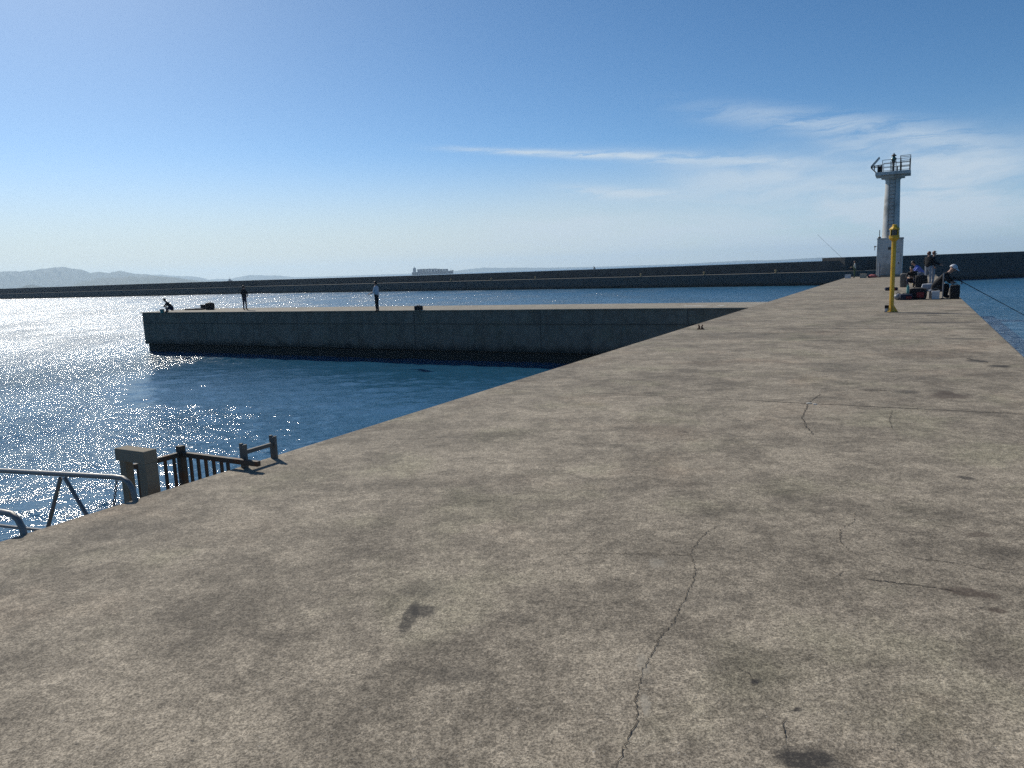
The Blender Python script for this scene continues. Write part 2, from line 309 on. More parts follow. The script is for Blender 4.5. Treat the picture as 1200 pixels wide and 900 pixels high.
# ------------------------------------------------------------------ water
def make_water():
    rings = [2.5]
    while rings[-1] < 470: rings.append(rings[-1]*1.0048 + 0.002)
    rings = np.array(rings); far = [rings[-1]*1.25**k for k in range(1, 30) if rings[-1]*1.25**k < 13000] + [13500]
    rr = np.concatenate([rings, far])
    az_ = np.concatenate([np.arange(-66, 66, 0.092), np.arange(66, 294, 4.0)]); az_ = np.radians(az_)
    nr, na = len(rr), len(az_)
    X = rr[:, None]*np.sin(az_)[None, :]; Y = rr[:, None]*np.cos(az_)[None, :]; Z = np.zeros_like(X)
    step = np.gradient(rr)[:, None]
    nw = 72; lam = np.exp(np.linspace(math.log(0.30), math.log(5.5), nw))*(1+0.08*rng.standard_normal(nw))
    wind = R(-28) + math.pi
    for L in lam:
        k = 2*math.pi/L; th = wind + rng.normal(0, 0.8); ph = rng.uniform(0, 2*math.pi)
        slope = 0.0125*(1.0 if L < 0.9 else (0.9/L)**0.8)
        amp = slope*math.sqrt(2)/k
        att = np.clip((L/step - 2.2)/2.2, 0, 1)
        att = att*(rr[:, None] < 470)
        arg = k*(X*math.sin(th)+Y*math.cos(th)) + ph
        Z += amp*att*np.sin(arg)
    # gusts: patches where the chop is weaker
    g = 1 + 0.22*np.sin(0.11*X+0.06*Y+1)*np.sin(0.045*Y-0.07*X)
    Z *= g
    V = np.stack([X, Y, Z], -1).reshape(-1, 3); V = np.vstack([V, [[0, 0, 0]]])
    i = np.arange(nr-1)[:, None]*na; j = np.arange(na)[None, :]; j2 = (j+1) % na
    Q = np.stack([i+j, i+j2, i+na+j2, i+na+j], -1).reshape(-1, 4)[:, ::-1]
    T = np.stack([np.full(na, len(V)-1), np.arange(na), (np.arange(na)+1) % na], -1)[:, ::-1]
    me = bpy.data.meshes.new('water')
    me.vertices.add(len(V)); me.vertices.foreach_set('co', V.astype(np.float32).ravel())
    nl = Q.size+T.size; me.loops.add(nl); me.loops.foreach_set('vertex_index', np.concatenate([Q.ravel(), T.ravel()]).astype(np.int32))
    me.polygons.add(len(Q)+len(T)); me.polygons.foreach_set('loop_start', np.concatenate([np.arange(len(Q))*4, Q.size+np.arange(len(T))*3]).astype(np.int32))
    me.polygons.foreach_set('use_smooth', np.ones(len(Q)+len(T), bool))
    me.update(calc_edges=True); me.validate()
    m, n_, b = new_mat('sea_water')
    P = n_.n.new('ShaderNodeTexCoord').outputs['Object']
    Pm = n_.mapping(P, scale=(1, 1.4, 1), rot=(0, 0, R(-20)))
    h = n_.math('ADD', n_.math('MULTIPLY', n_.noise(Pm, 2.4, 2, 0.5, 0.2), 0.5), n_.math('MULTIPLY', n_.noise(Pm, 8, 3, 0.6, 0.3), 0.30))
    # sheltered, calmer water in the corner between pier and jetty; gusty patches outside
    s_ = n_.vmath('DOT_PRODUCT', P, tuple(D)); t_ = n_.vmath('DOT_PRODUCT', P, tuple(N))
    shel = n_.math('MULTIPLY', n_.ramp(s_, 60, 30), n_.ramp(t_, -42, -14))
    shel = n_.math('MAXIMUM', shel, n_.math('MULTIPLY', n_.math('MULTIPLY', n_.ramp(n_.math('ADD', t_, n_.math('MULTIPLY_ADD', s_, 0.9, -18)), -36, -28), n_.ramp(s_, 12, 22)), n_.ramp(s_, 46, 38)))
    gust = n_.ramp(n_.noise(n_.mapping(P, scale=(1, 0.45, 1), rot=(0, 0, R(20))), 0.11, 3, 0.55), 0.36, 0.64, 0.6, 1.3)
    stg = n_.math('MULTIPLY', gust, n_.math('MULTIPLY_ADD', shel, -0.68, 1.0))
    far = n_.ramp(n_.vmath('LENGTH', P), 32, 95)
    b.inputs['Base Color'].default_value = (0.022, 0.100, 0.180, 1); b.inputs['Roughness'].default_value = 0.06
    b.inputs['IOR'].default_value = 1.333
    # ripples too small to resolve far out: a rougher facet spread, broken up by gust streaks
    stk = n_.noise(n_.mapping(P, scale=(2.6, 0.5, 1), rot=(0, 0, R(-60))), 1.0, 6, 0.85)
    rg = n_.math('MULTIPLY', far, n_.math('MULTIPLY', n_.ramp(stk, 0.44, 0.60, 0.10, 0.54), gust))
    n_._in(b.inputs['Roughness'], n_.math('ADD', rg, 0.06))
    bn = n_.n.new('ShaderNodeBump'); n_._in(bn.inputs['Height'], h); bn.inputs['Distance'].default_value = 0.36
    n_._in(bn.inputs['Strength'], n_.math('MULTIPLY', stg, 0.72)); n_._in(b.inputs['Normal'], bn.outputs[0])
    me.materials.append(m)
    o = bpy.data.objects.new('water', me); COL.objects.link(o); tag(o, kind='structure')
make_water()
mb = MB(); mb.lathe((0, 0, 0), [(HR*0.98, -2.9), (HR*0.98, -2.8)], 48)
tag(mb.build('seabed', simple('seabed_sand', (0.05, 0.06, 0.05))), kind='structure')

# ------------------------------------------------------------------ hills across the bay
def ridge(dist, pts, mat, depth):
    # pts: (x pixel column, height above horizon in pixels) -> a real ridge with front and back slopes
    xs = [p[0] for p in pts]; hs = [p[1] for p in pts]
    X = np.arange(xs[0], xs[-1]+.1, 2.0); H = np.interp(X, xs, hs)
    mb = MB(); bm = mb.bm; rows = []
    rad = [(-1.0, 0.0), (-.72, .28), (-.5, .50), (-.3, .74), (-.12, .93), (0, 1.0), (.3, .7), (.7, .3), (1, 0)]
    for i, x in enumerate(X):
        v = ray(x, horizon(x)); v.z = 0; v.normalize(); row = []
        hh = max(H[i], 0)*dist*v.dot(fw)/F + 4.9 if H[i] > 0 else 0.1
        hh += dist/F*0.12*(math.sin(i*1.7)+math.sin(i*0.73+1)) if H[i] > 1.5 else 0
        for j, (a, k) in enumerate(rad):
            dd = dist + a*depth*(0.5+0.5*min(1, H[i]/8)) + (depth*0.06*math.sin(i*0.9+j*2) if 0 < j < 8 else 0)
            p = v*dd; row.append(bm.verts.new((p.x, p.y, hh*k*(1+0.05*math.sin(i*1.3+j*1.9)*(0 < j < 4))-0.6)))
        rows.append(row)
    for a, b in zip(rows, rows[1:]):
        for j in range(len(rad)-1): bm.faces.new((a[j], a[j+1], b[j+1], b[j]))
    o = mb.build('hills', mat, smooth=True); tag(o, kind='structure'); return o
M_HILL = simple('wooded_hill', (0.05, 0.07, 0.045), 0.95, var=0.5, scale=0.004, bump=0)
ridge(9000, [(-260, 10), (-160, 17), (-60, 18), (0, 20), (12, 20.6), (24, 19.8), (40, 20.6), (55, 22), (70, 23), (78, 23.2), (88, 20.5), (98, 19.6), (107, 15), (115, 16), (130, 14.5), (143, 16.5), (158, 12.5), (175, 11), (200, 6), (225, 3), (250, 1), (262, -1)], M_HILL, 900)
ridge(6500, [(84, -1), (88, 2.5), (97, 6.2), (105, 6), (115, 8), (125, 9.2), (140, 8.4), (155, 10.0), (163, 8), (180, 9), (195, 7.4), (207, 6.2), (220, 3.4), (232, 1.6), (245, -1)], M_HILL, 500)
ridge(5200, [(22, -1), (27, 2.4), (33, 4), (40, 3.6), (50, 1.4), (58, -1)], M_HILL, 160)
ridge(12200, [(150, 7), (171, 10), (190, 10.2), (200, 8.6), (215, 7.5), (230, 6.5), (245, 2.2), (255, 2.8), (270, 2.2), (280, 4), (295, 6), (310, 4.8), (330, 3.8), (345, 1.5), (380, 1), (500, 0.8), (530, 1.6), (550, 3.6), (568, 4.6), (585, 3.6), (610, 3.0), (640, 1.8), (700, 0.8), (800, 0.4), (830, 1.2), (880, 1.7), (905, .9), (930, 1.4), (965, 2.0), (1000, 1.5), (1060, .5), (1250, .3)], M_HILL, 700)

# ------------------------------------------------------------------ main pier
pier = empty('pier', W(30, -1.8, 0)); tag(pier, 'broad bare concrete pier running from the foreground to the white light tower', 'pier')
mb = MB(); fbox(mb, -24, 70.5, -5.12, 1.54, -2.6, DECK)
ob = mb.build('deck', M_DECK, pier, bevel=0.03, seg=2)
def strip(pts, wid, z, name, mat, jag=0.0, seed=1):
    rr = random.Random(seed); P = []
    for a, b in zip(pts, pts[1:]):
        n = max(2, int((Vector(b)-Vector(a)).length/0.014)) if jag else 1
        for i in range(n):
            q = Vector(a).lerp(Vector(b), i/n)
            if jag: q += Vector((rr.uniform(-jag, jag), rr.uniform(-jag, jag), 0))
            P.append(q)
    P.append(Vector(pts[-1]))
    mb = MB(); A = []
    for i, p in enumerate(P):
        t = (P[min(i+1, len(P)-1)]-P[max(i-1, 0)]).normalized(); nn = Vector((-t.y, t.x, 0))
        wd = wid*(0.45+0.8*rr.random())*min(1, 0.15+min(i, len(P)-1-i)/6) if jag else wid
        A.append((mb.bm.verts.new((p.x+nn.x*wd/2, p.y+nn.y*wd/2, z)), mb.bm.verts.new((p.x-nn.x*wd/2, p.y-nn.y*wd/2, z))))
    for a, b in zip(A, A[1:]): mb.bm.faces.new((a[0], a[1], b[1], b[0]))
    return mb.build(name, mat, pier)
def pxs(l): return [hit(x, y, DECK) for x, y in l]
cr = [([(719, 903), (735, 870), (746, 845), (745, 820), (750, 800), (752, 785), (768, 760), (772, 748), (790, 730), (797, 712), (803, 700), (812, 682), (815, 665), (809, 650), (818, 634), (830, 622), (848, 614)], .0036, .0065),
      ([(961, 462), (948, 472), (940, 489), (945, 501), (954, 510)], .008, .012), ([(1046, 480), (1042, 492), (1046, 503)], .005, .010),
      ([(1003, 597), (1000, 612), (985, 620), (985, 635), (995, 645), (1010, 652)], .0035, .010), ([(974, 679), (985, 672), (997, 667)], .004, .008),
      ([(1000, 677), (1040, 682), (1090, 688), (1130, 694)], .007, .008), ([(920, 838), (919, 850), (921, 863), (915, 876)], .0045, .006),
      ([(864, 781), (872, 786), (880, 793), (888, 800)], .005, .008), ([(640, 650), (700, 648), (760, 650), (812, 651)], .004, .01),
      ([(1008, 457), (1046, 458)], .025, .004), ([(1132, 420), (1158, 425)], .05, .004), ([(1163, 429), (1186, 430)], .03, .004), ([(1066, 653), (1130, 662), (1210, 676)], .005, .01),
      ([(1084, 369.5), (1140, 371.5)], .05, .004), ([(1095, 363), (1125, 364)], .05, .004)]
for i, (pl, wd, jg) in enumerate(cr): strip(pxs(pl), wd, DECK+0.003, 'crack', M_CRACK, jg, i+1)
for s in (-1.1, 8.78, 18.66, 28.6, 38.6, 48.6, 58.6):
    if s < 5: continue
    strip([W(s, -5.06, 0), W(s, -1.6, 0)], 0.008 if s < 9 else 0.03, DECK+0.0015, 'joint', M_JOINT, 0.004, int(s)+50)
    strip([W(s, -1.6, 0), W(s, 1.49, 0)], 0.026 if s < 9 else 0.05, DECK+0.0015, 'joint', M_CRACK if s < 9 else M_JOINT, 0.006, int(s)+70)
strip([W(39.3, -4.6, 0), W(39.0, -1.5, 0)], 0.10, DECK+0.004, 'repair_strip', M_PALE, 0.01, 5)
for (x, y) in ((948, 473), (955, 474)):
    p = hit(x, y, DECK); mb = MB(); mb.blob((p.x, p.y, DECK+.004), (.03, .02, .008), 1, .3, seed=int(x)); mb.build('concrete_chip', M_PALE, pier)
# steep rubber rub rail and tide line live on the side walls
mb = MB(); fbox(mb, -24, 70.5, 1.52, 1.66, 0.9, 1.2); mb.build('side_ledge', M_WALL, pier)

# ------------------------------------------------------------------ spur jetty
sp = empty('jetty', W(37, -27, 0)); tag(sp, 'low concrete jetty with dark side wall jutting out across the harbour water from the pier', 'jetty')
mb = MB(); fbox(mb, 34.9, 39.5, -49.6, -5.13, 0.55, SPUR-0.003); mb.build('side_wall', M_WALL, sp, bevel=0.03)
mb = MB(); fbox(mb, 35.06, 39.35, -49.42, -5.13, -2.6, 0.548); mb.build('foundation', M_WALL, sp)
mb = MB(); fbox(mb, 34.82, 39.55, -49.7, -5.13, SPUR-0.001, SPUR+0.05); mb.build('walkway', M_DECK2, sp, bevel=0.012)
M_GROOVE = simple('groove_concrete', (0.085, 0.08, 0.07), 0.95)
for k, t in enumerate((-43.0, -34.4, -25.3, -17.2, -9.4)):
    mb = MB(); fbox(mb, 34.885, 34.93, t-0.02, t+0.02, 0.6, SPUR-0.06); mb.build('panel_joint', M_GROOVE, sp)
mb = MB(); fbox(mb, 34.86, 34.93, -49.55, -5.14, 2.05, 2.085); mb.build('lift_line', M_GROOVE, sp)
for (x, y, wx) in ((815, 358.6, 17), (845, 358.2, 5)):
    a = hit(x-wx, y, SPUR+.05); b = hit(x+wx, y, SPUR+.05); mb = MB()
    c = (a+b)/2; pts = []
    for k in range(18):
        an = 2*math.pi*k/18; q = c + (b-a)/2*math.cos(an)*(1+.15*math.sin(k*2.1)) + Vector((-(b-a).y, (b-a).x, 0)).normalized()*0.22*math.sin(an)*(1+.3*math.sin(k*1.7)); pts.append(q)
    mb.slab(pts, SPUR+.052, SPUR+.056); mb.build('pale_patch', M_PALE, sp)
a = hit(886, 354.4, SPUR+.05); b = hit(903, 354.2, SPUR+.05); c = D*0.2
mb = MB(); mb.slab([a, b, b+c, a+c], SPUR+.052, SPUR+.056); mb.build('pale_patch', M_PALE, sp)

# ------------------------------------------------------------------ breakwater
line = [(-420, 462), (-255, 374), (-165, 316.6), (-93.2, 275.5), (-31.9, 221.8), (0.9, 192.6), (37.5, 160.4), (59.1, 141.9), (67, 139.6)]
bw = empty('breakwater', (0, 200, 0)); tag(bw, 'long dark concrete breakwater with raised parapet stretching along the horizon', 'breakwater')
def wall_run(mb, pts, o0, o1, z0, z1):
    pts = [Vector((*p, 0)) for p in pts]; A = []; B = []
    for i, p in enumerate(pts):
        t = (pts[min(i+1, len(pts)-1)]-pts[max(i-1, 0)]).normalized(); nn = Vector((-t.y, t.x, 0))
        A.append(p+nn*o0); B.append(p+nn*o1)
    zz0 = z0 if hasattr(z0, '__len__') else [z0]*len(pts); zz1 = z1 if hasattr(z1, '__len__') else [z1]*len(pts)
    bm = mb.bm
    R4 = [[bm.verts.new((A[i].x, A[i].y, zz0[i])), bm.verts.new((A[i].x, A[i].y, zz1[i])), bm.verts.new((B[i].x, B[i].y, zz1[i])), bm.verts.new((B[i].x, B[i].y, zz0[i]))] for i in range(len(pts))]
    for a, b in zip(R4, R4[1:]):
        for k in range(4): bm.faces.new((a[k], a[(k+1) % 4], b[(k+1) % 4], b[k]))
    bm.faces.new(R4[0]); bm.faces.new(R4[-1][::-1]); return mb
tops = [5.15, 5.1, 4.95, 4.75, 4.45, 4.45, 4.5, 4.52, 4.52]
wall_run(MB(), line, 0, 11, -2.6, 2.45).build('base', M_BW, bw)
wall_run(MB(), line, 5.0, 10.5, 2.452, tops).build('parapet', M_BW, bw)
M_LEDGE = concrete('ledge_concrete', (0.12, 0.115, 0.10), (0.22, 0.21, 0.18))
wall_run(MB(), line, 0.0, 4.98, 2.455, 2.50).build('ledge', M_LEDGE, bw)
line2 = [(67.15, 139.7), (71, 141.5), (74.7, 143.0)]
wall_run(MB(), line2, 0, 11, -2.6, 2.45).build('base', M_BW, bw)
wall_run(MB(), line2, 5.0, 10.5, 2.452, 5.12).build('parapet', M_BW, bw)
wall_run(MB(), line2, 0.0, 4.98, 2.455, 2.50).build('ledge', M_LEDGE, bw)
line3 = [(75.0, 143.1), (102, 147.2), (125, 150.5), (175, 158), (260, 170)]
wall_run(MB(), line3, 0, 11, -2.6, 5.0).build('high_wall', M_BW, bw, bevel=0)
proto = None
for (x, yb) in ((528.5, 330.7), (576, 329.8), (627.5, 328.2), (751, 324.9), (825, 322.4), (909, 319.8)):
    # nearest point of the ledge to the pixel ray
    best = None; v = ray(x, yb); v.z = 0; v.normalize()
    for a, b in zip(line, line[1:]):
        a_, b_ = Vector((*a, 0)), Vector((*b, 0)); tt = (b_-a_).normalized(); nn = Vector((-tt.y, tt.x, 0)); a_ += nn*0.9; b_ += nn*0.9
        den = v.x*(b_-a_).y - v.y*(b_-a_).x
        u = (v.y*a_.x - v.x*a_.y)/den
        if 0 <= u <= 1: best = a_+(b_-a_)*u
    if best is None: continue
    if proto is None:
        proto = empty('mooring_bollard', (0, 0, 0))
        MB().lathe((0, 0, 0), [(.20, 0), (.20, .05), (.15, .10), (.14, .38), (.22, .45), (.24, .53), (.20, .60), (.08, .63)], 14).build('post', M_ORANGE, proto, smooth=True)
        MB().lathe((0, 0, -0.03), [(.34, 0), (.34, .035)], 14).build('base_plate', M_DSTEEL, proto)
        q = proto
    else:
        q = proto.copy(); COL.objects.link(q)
        for ch in list(proto.children): c = ch.copy(); COL.objects.link(c); c.parent = q
    q.location = (best.x, best.y, 2.53)
    tag(q, 'small ochre mooring bollard on the lit ledge of the far breakwater', 'bollard', 'bollards along the breakwater ledge')

# ------------------------------------------------------------------ light tower
LS, LT = 68.5, -1.85
C = W(LS, LT, 0)
lh = empty('light_tower', W(LS, LT, DECK)); tag(lh, 'white round harbour light tower on a square block at the pier head', 'light tower')
def P(s, t, z): return W(LS+s, LT+t, z)
def lb(mb, s0, s1, t0, t1, z0, z1): return fbox(mb, LS+s0, LS+s1, LT+t0, LT+t1, z0, z1)
lb(MB(), -1.12, 1.12, -1.12, 1.12, DECK, 3.44).build('plinth', M_DECK2, lh, bevel=.02)
lb(MB(), -.93, .93, -.93, .93, 3.44, 6.30).build('base_block', M_WHITEC, lh, bevel=.03)
lb(MB(), -.96, .96, -.96, .96, 6.30, 6.40).build('base_cornice', M_WHITEC, lh, bevel=.015)
lb(MB(), -.955, -.925, -.12, .08, 5.45, 5.68).build('vent_window', M_GLASSD, lh)
dr = lb(MB(), -.975, -.93, .15, .75, 3.5, 5.2).build('door', simple('grey_white_door', (.5, .51, .52), .5), lh, bevel=.005)
lb(MB(), -1.0, -.975, .64, .69, 4.3, 4.45).build('handle', M_DSTEEL, dr)
MB().lathe((C.x, C.y, 0), [(.65, 6.40), (.635, 6.6), (.57, 9.5), (.535, 10.95), (.60, 11.02), (.66, 11.12)], 32).build('column', M_WHITEC, lh, smooth=True)
lb(MB(), -.85, .85, -.85, .85, 11.12, 11.30).build('platform_corbel', M_WHITEC, lh, bevel=.03)
lb(MB(), -1.25, 1.25, -1.25, 1.25, 11.301, 11.56).build('platform', M_WHITEC, lh, bevel=.03)
mb = MB()   # ladder on the camera side of the column
for t in (-.2, .2): mb.ring_tube([P(-.68, t, 6.4), P(-.68, t, 12.4)], .022, 6)
for k in range(20): mb.ring_tube([P(-.68, -.2, 6.6+k*.29), P(-.68, .2, 6.6+k*.29)], .014, 6)
mb.build('ladder', M_WEATH, lh)
ZP = 11.56
mb = MB(); pr = 1.15
for s in (-pr, pr):
    for t in (-.75, -.1, .55, pr): mb.ring_tube([P(s, t, ZP), P(s, t, ZP+.90)], .022, 6)
    for z in (.30, .60, .90): mb.ring_tube([P(s, -.75, ZP+z), P(s, pr, ZP+z)], .018, 6)
for t in (pr, ):
    for s in (-.6, 0, .6): mb.ring_tube([P(s, t, ZP), P(s, t, ZP+.90)], .022, 6)
    for z in (.30, .60, .90): mb.ring_tube([P(-pr, t, ZP+z), P(pr, t, ZP+z)], .018, 6)
mb.build('railing', M_DSTEEL, lh)
mb = MB()   # tall cage end at the right
for s, t in ((-1.2, .5), (-1.2, 1.2), (-.3, 1.2), (-.3, .5)): mb.ring_tube([P(s, t, ZP), P(s, t, ZP+1.12)], .026, 6)
for z in (.37, .75, 1.12):
    q = [P(-1.2, .5, ZP+z), P(-1.2, 1.2, ZP+z), P(-.3, 1.2, ZP+z), P(-.3, .5, ZP+z)]
    for a, b in zip(q, q[1:]+q[:1]): mb.ring_tube([a, b], .02, 6)
mb.build('tall_railing', M_DSTEEL, lh)
# solar panel: two tilted boards forming a sideways V at the left edge
mb = MB()
def board(a, b, wd, th):
    a, b = Vector(a), Vector(b); u = (b-a).normalized(); v = D; nn = u.cross(v).normalized()
    c8 = []
    for off in (-th/2, th/2):
        for p, sg in ((a, -1), (b, -1), (b, 1), (a, 1)): c8.append(p+nn*off+v*sg*wd/2)
    mb.hull8(c8)
board(P(0, -1.62, ZP+.55), P(0, -1.02, ZP+1.25), 1.1, .05); mb.build('solar_panel', simple('solar_panel_glass', (.10, .11, .13), .2, .2), lh)
mb = MB(); board(P(0, -1.62, ZP+.50), P(0, -1.10, ZP-.05), 1.0, .05)
mb.ring_tube([P(-.5, -1.58, ZP+.55), P(-.5, -.8, ZP+.62)], .035, 6); mb.ring_tube([P(.5, -1.58, ZP+.55), P(.5, -.8, ZP+.62)], .035, 6)
for t in (-1.35, -1.1, -.85): mb.ring_tube([P(-.5, t, ZP+(.0 if t > -1.2 else .25)), P(-.5, t, ZP+.62)], .04, 6)
mb.build('panel_bracket', M_DSTEEL, lh)
lb(MB(), -.45, .45, -1.12, -.82, ZP, ZP+.55).build('battery_box', M_BLACK, lh, bevel=.02)
MB().lathe((P(0, .0, 0).x, P(0, .0, 0).y, 0), [(.16, ZP), (.16, ZP+0.039), (.075, ZP+0.062), (.07, ZP+0.780), (.13, ZP+0.803), (.15, ZP+0.858), (.15, ZP+0.905)], 16).build('lamp_post', M_WEATH, lh, smooth=True)
lan = MB().lathe((P(0, 0, 0).x, P(0, 0, 0).y, 0), [(.11, ZP+0.905), (.15, ZP+0.936), (.22, ZP+1.030), (.20, ZP+1.092), (.12, ZP+1.170), (.08, ZP+1.248)], 16).build('lantern', simple('green_lantern', (.03, .16, .15), .3), lh, smooth=True)
MB().lathe((P(0, 0, 0).x, P(0, 0, 0).y, 0), [(.08, ZP+1.248), (.19, ZP+1.279), (.17, ZP+1.342), (.05, ZP+1.427), (.02, ZP+1.521)], 16).build('lantern_cap', M_DSTEEL, lan, smooth=True)
MB().ring_tube([P(-.3, .28, ZP), P(-.3, .28, ZP+.42)], .05, 8).build('vent_pipe', M_BLACK, lh)
mb = MB(); mb.ring_tube([P(-.9, -.78, 6.4), P(-.9, -.78, 7.05)], .03, 6); mb.box(P(-.9, -.78, 6.45), (.16, .16, .12)); mb.build('antenna', M_DSTEEL, lh)
mb = MB(); mb.ring_tube([P(-.6, -.95, 5.78), P(-.6, -1.10, 5.78), P(-.6, -1.10, 5.45)], .025, 6); mb.box(P(-.6, -1.10, 5.75), (.09, .09, .12)); mb.build('wall_lamp', M_DSTEEL, lh)

# ------------------------------------------------------------------ yellow post
ypos = hit(1044.3, 365.8, DECK)
yp = empty('beacon_post', (ypos.x, ypos.y, DECK)); tag(yp, 'tall yellow post with windowed lamp head standing alone on the pier', 'post')
MB().lathe(ypos, [(.065, 0.02), (.065, 2.06)], 8).build('shaft', M_YEL, yp)
MB().lathe(ypos, [(.19, 0.0), (.19, .018)], 8).build('base_plate', M_DSTEEL, yp)
mb = MB()
for k in range(4):
    a = PA + k*math.pi/2; u = Vector((math.cos(a), -math.sin(a), 0)); v = Vector((u.y, -u.x, 0))*.008
    p0 = ypos+u*.06; p1 = ypos+u*.175
    c8 = [p0-v+Vector((0, 0, .018)), p1-v+Vector((0, 0, .018)), p1+v+Vector((0, 0, .018)), p0+v+Vector((0, 0, .018)), p0-v+Vector((0, 0, .20)), p0-v+u*.01+Vector((0, 0, .20)), p0+v+u*.01+Vector((0, 0, .20)), p0+v+Vector((0, 0, .20))]
    mb.hull8(c8)
mb.lathe(ypos, [(.11, .018), (.10, .06), (.066, .20)], 8); mb.build('base_gusset', M_YEL, yp)
hd = MB().lathe(ypos, [(.07, 2.04), (.12, 2.09), (.145, 2.12), (.145, 2.20)], 8).build('lamp_head', M_YEL, yp)
mb = MB(); 
for k in range(4):
    a = PA*-1 + k*math.pi/2 + math.pi/4; mb.ring_tube([ypos+Vector((.132*math.cos(a), .132*math.sin(a), 2.20)), ypos+Vector((.132*math.cos(a), .132*math.sin(a), 2.36))], .016, 5)
mb.lathe(ypos, [(.145, 2.36), (.145, 2.385), (.10, 2.43), (.07, 2.455), (.065, 2.50), (.05, 2.51)], 8); mb.build('head_cap', M_YEL, hd)
MB().lathe(ypos, [(.124, 2.20), (.124, 2.36)], 8).build('lamp_glass', M_GLASSD, hd)
b0 = hit(1039.6, 366, DECK) + D*0.12
bx = empty('small_box', (b0.x, b0.y, DECK)); tag(bx, 'small black and white box lying against the foot of the yellow post', 'box')
MB().box((b0.x, b0.y, DECK+.055), (.13, .13, .11), BASIS).build('white_body', M_WHITE, bx, bevel=.008)
MB().box((b0.x, b0.y, DECK+.155), (.145, .145, .09), BASIS).build('black_lid', M_BLACK, bx, bevel=.01)

# rusty two-horned cleat on the left edge
cp = hit(821, 386, DECK)
cl_ = empty('mooring_cleat', (cp.x, cp.y, DECK)); tag(cl_, 'small rusty iron cleat with two stubby horns at the pier edge above the jetty', 'cleat')
MB().box((cp.x, cp.y, DECK+.011), (.16, .11, .022), BASIS).build('foot', M_RUST, cl_, bevel=.004)
for sg in (-1, 1):
    q = Vector(cp)+N*sg*.04
    MB().ring_tube([q+Vector((0, 0, .02)), q+Vector((0, 0, .07))+N*sg*-.008, q+Vector((0, 0, .115))+N*sg*.012], [.026, .020, .013], 7).build('horn', M_RUST, cl_, smooth=True)

# ------------------------------------------------------------------ pier-edge ironwork at the left
# ladder-head bracket standing on the deck edge
br = empty('ladder_bracket', W(4.52, -5.03, DECK)); tag(br, 'low grey steel bracket of two notched posts and a bar on the pier edge', 'bracket')
for s in (4.35, 4.69):
    mb = MB(); fbox(mb, s-.013, s+.013, -5.065, -4.995, DECK, DECK+.165); mb.build('post', M_WEATH, br, bevel=.003)
    mb = MB(); fbox(mb, s-.013, s+.013, -5.065, -5.042, DECK+.165, DECK+.212); fbox(mb, s-.013, s+.013, -5.042, -5.014, DECK+.165, DECK+.198); fbox(mb, s-.013, s+.013, -5.014, -4.995, DECK+.165, DECK+.207)
    mb.build('post_tip', M_WEATH, br)
mb = MB(); fbox(mb, 4.363, 4.677, -5.045, -5.015, DECK+.115, DECK+.150); mb.build('bar', M_WEATH, br, bevel=.004)

ZL = 2.30
ld = empty('landing', W(3.4, -5.5, ZL)); tag(ld, 'small steel landing hanging below the pier edge behind the railing', 'landing')
fbox(MB(), 2.2, 4.36, -5.86, -5.14, ZL-.06, ZL).build('deck_plate', M_WEATH, ld, bevel=.005)
for s in (2.3, 3.3, 4.3):
    mb = MB(); mb.ring_tube([W(s, -5.82, ZL-.06), W(s, -5.13, ZL-.65)], .03, 6); mb.build('strut', M_DSTEEL, ld)
fc = empty('railing', W(4.2, -5.6, ZL)); tag(fc, 'dark brown baluster railing with square corner post beside the water below the pier', 'railing')
Zr = 3.39
fbox(MB(), 4.27, 4.33, -5.81, -5.75, ZL, Zr+.055).build('corner_post', M_DSTEEL, fc, bevel=.006)
fbox(MB(), 3.83, 4.27, -5.80, -5.76, Zr-.045, Zr).build('top_rail', M_DSTEEL, fc, bevel=.004)
fbox(MB(), 4.28, 4.32, -5.75, -4.80, Zr-.045, Zr).build('top_rail', M_DSTEEL, fc, bevel=.004)
fbox(MB(), 3.83, 4.255, -5.795, -5.765, ZL+.10, ZL+.14).build('bottom_rail', M_DSTEEL, fc)
fbox(MB(), 4.285, 4.315, -5.735, -5.13, ZL+.10, ZL+.14).build('bottom_rail', M_DSTEEL, fc)
for s in (3.87, 4.00, 4.13, 4.22): fbox(MB(), s-.011, s+.011, -5.791, -5.769, ZL+.14, Zr-.045).build('baluster', M_DSTEEL, fc)
for t in (-5.66, -5.56, -5.46, -5.36, -5.26, -5.18): fbox(MB(), 4.289, 4.311, t-.011, t+.011, ZL+.14, Zr-.045).build('baluster', M_DSTEEL, fc)
M_OLDC = simple('old_tan_concrete', (0.24, 0.205, 0.15), 0.9, var=0.3, scale=6, bump=0.5)
ar = empty('gate_frame', W(3.75, -5.6, ZL)); tag(ar, 'square tan concrete gate frame with flat lintel at the top of the landing', 'gate frame')
fbox(MB(), 3.69, 3.81, -5.80, -5.42, 3.455, 3.56).build('lintel', M_OLDC, ar, bevel=.008)
fbox(MB(), 3.692, 3.808, -5.515, -5.422, ZL, 3.455).build('leg', M_OLDC, ar, bevel=.006)
fbox(MB(), 3.715, 3.785, -5.79, -5.71, ZL, 3.455).build('leg', M_OLDC, ar, bevel=.006)
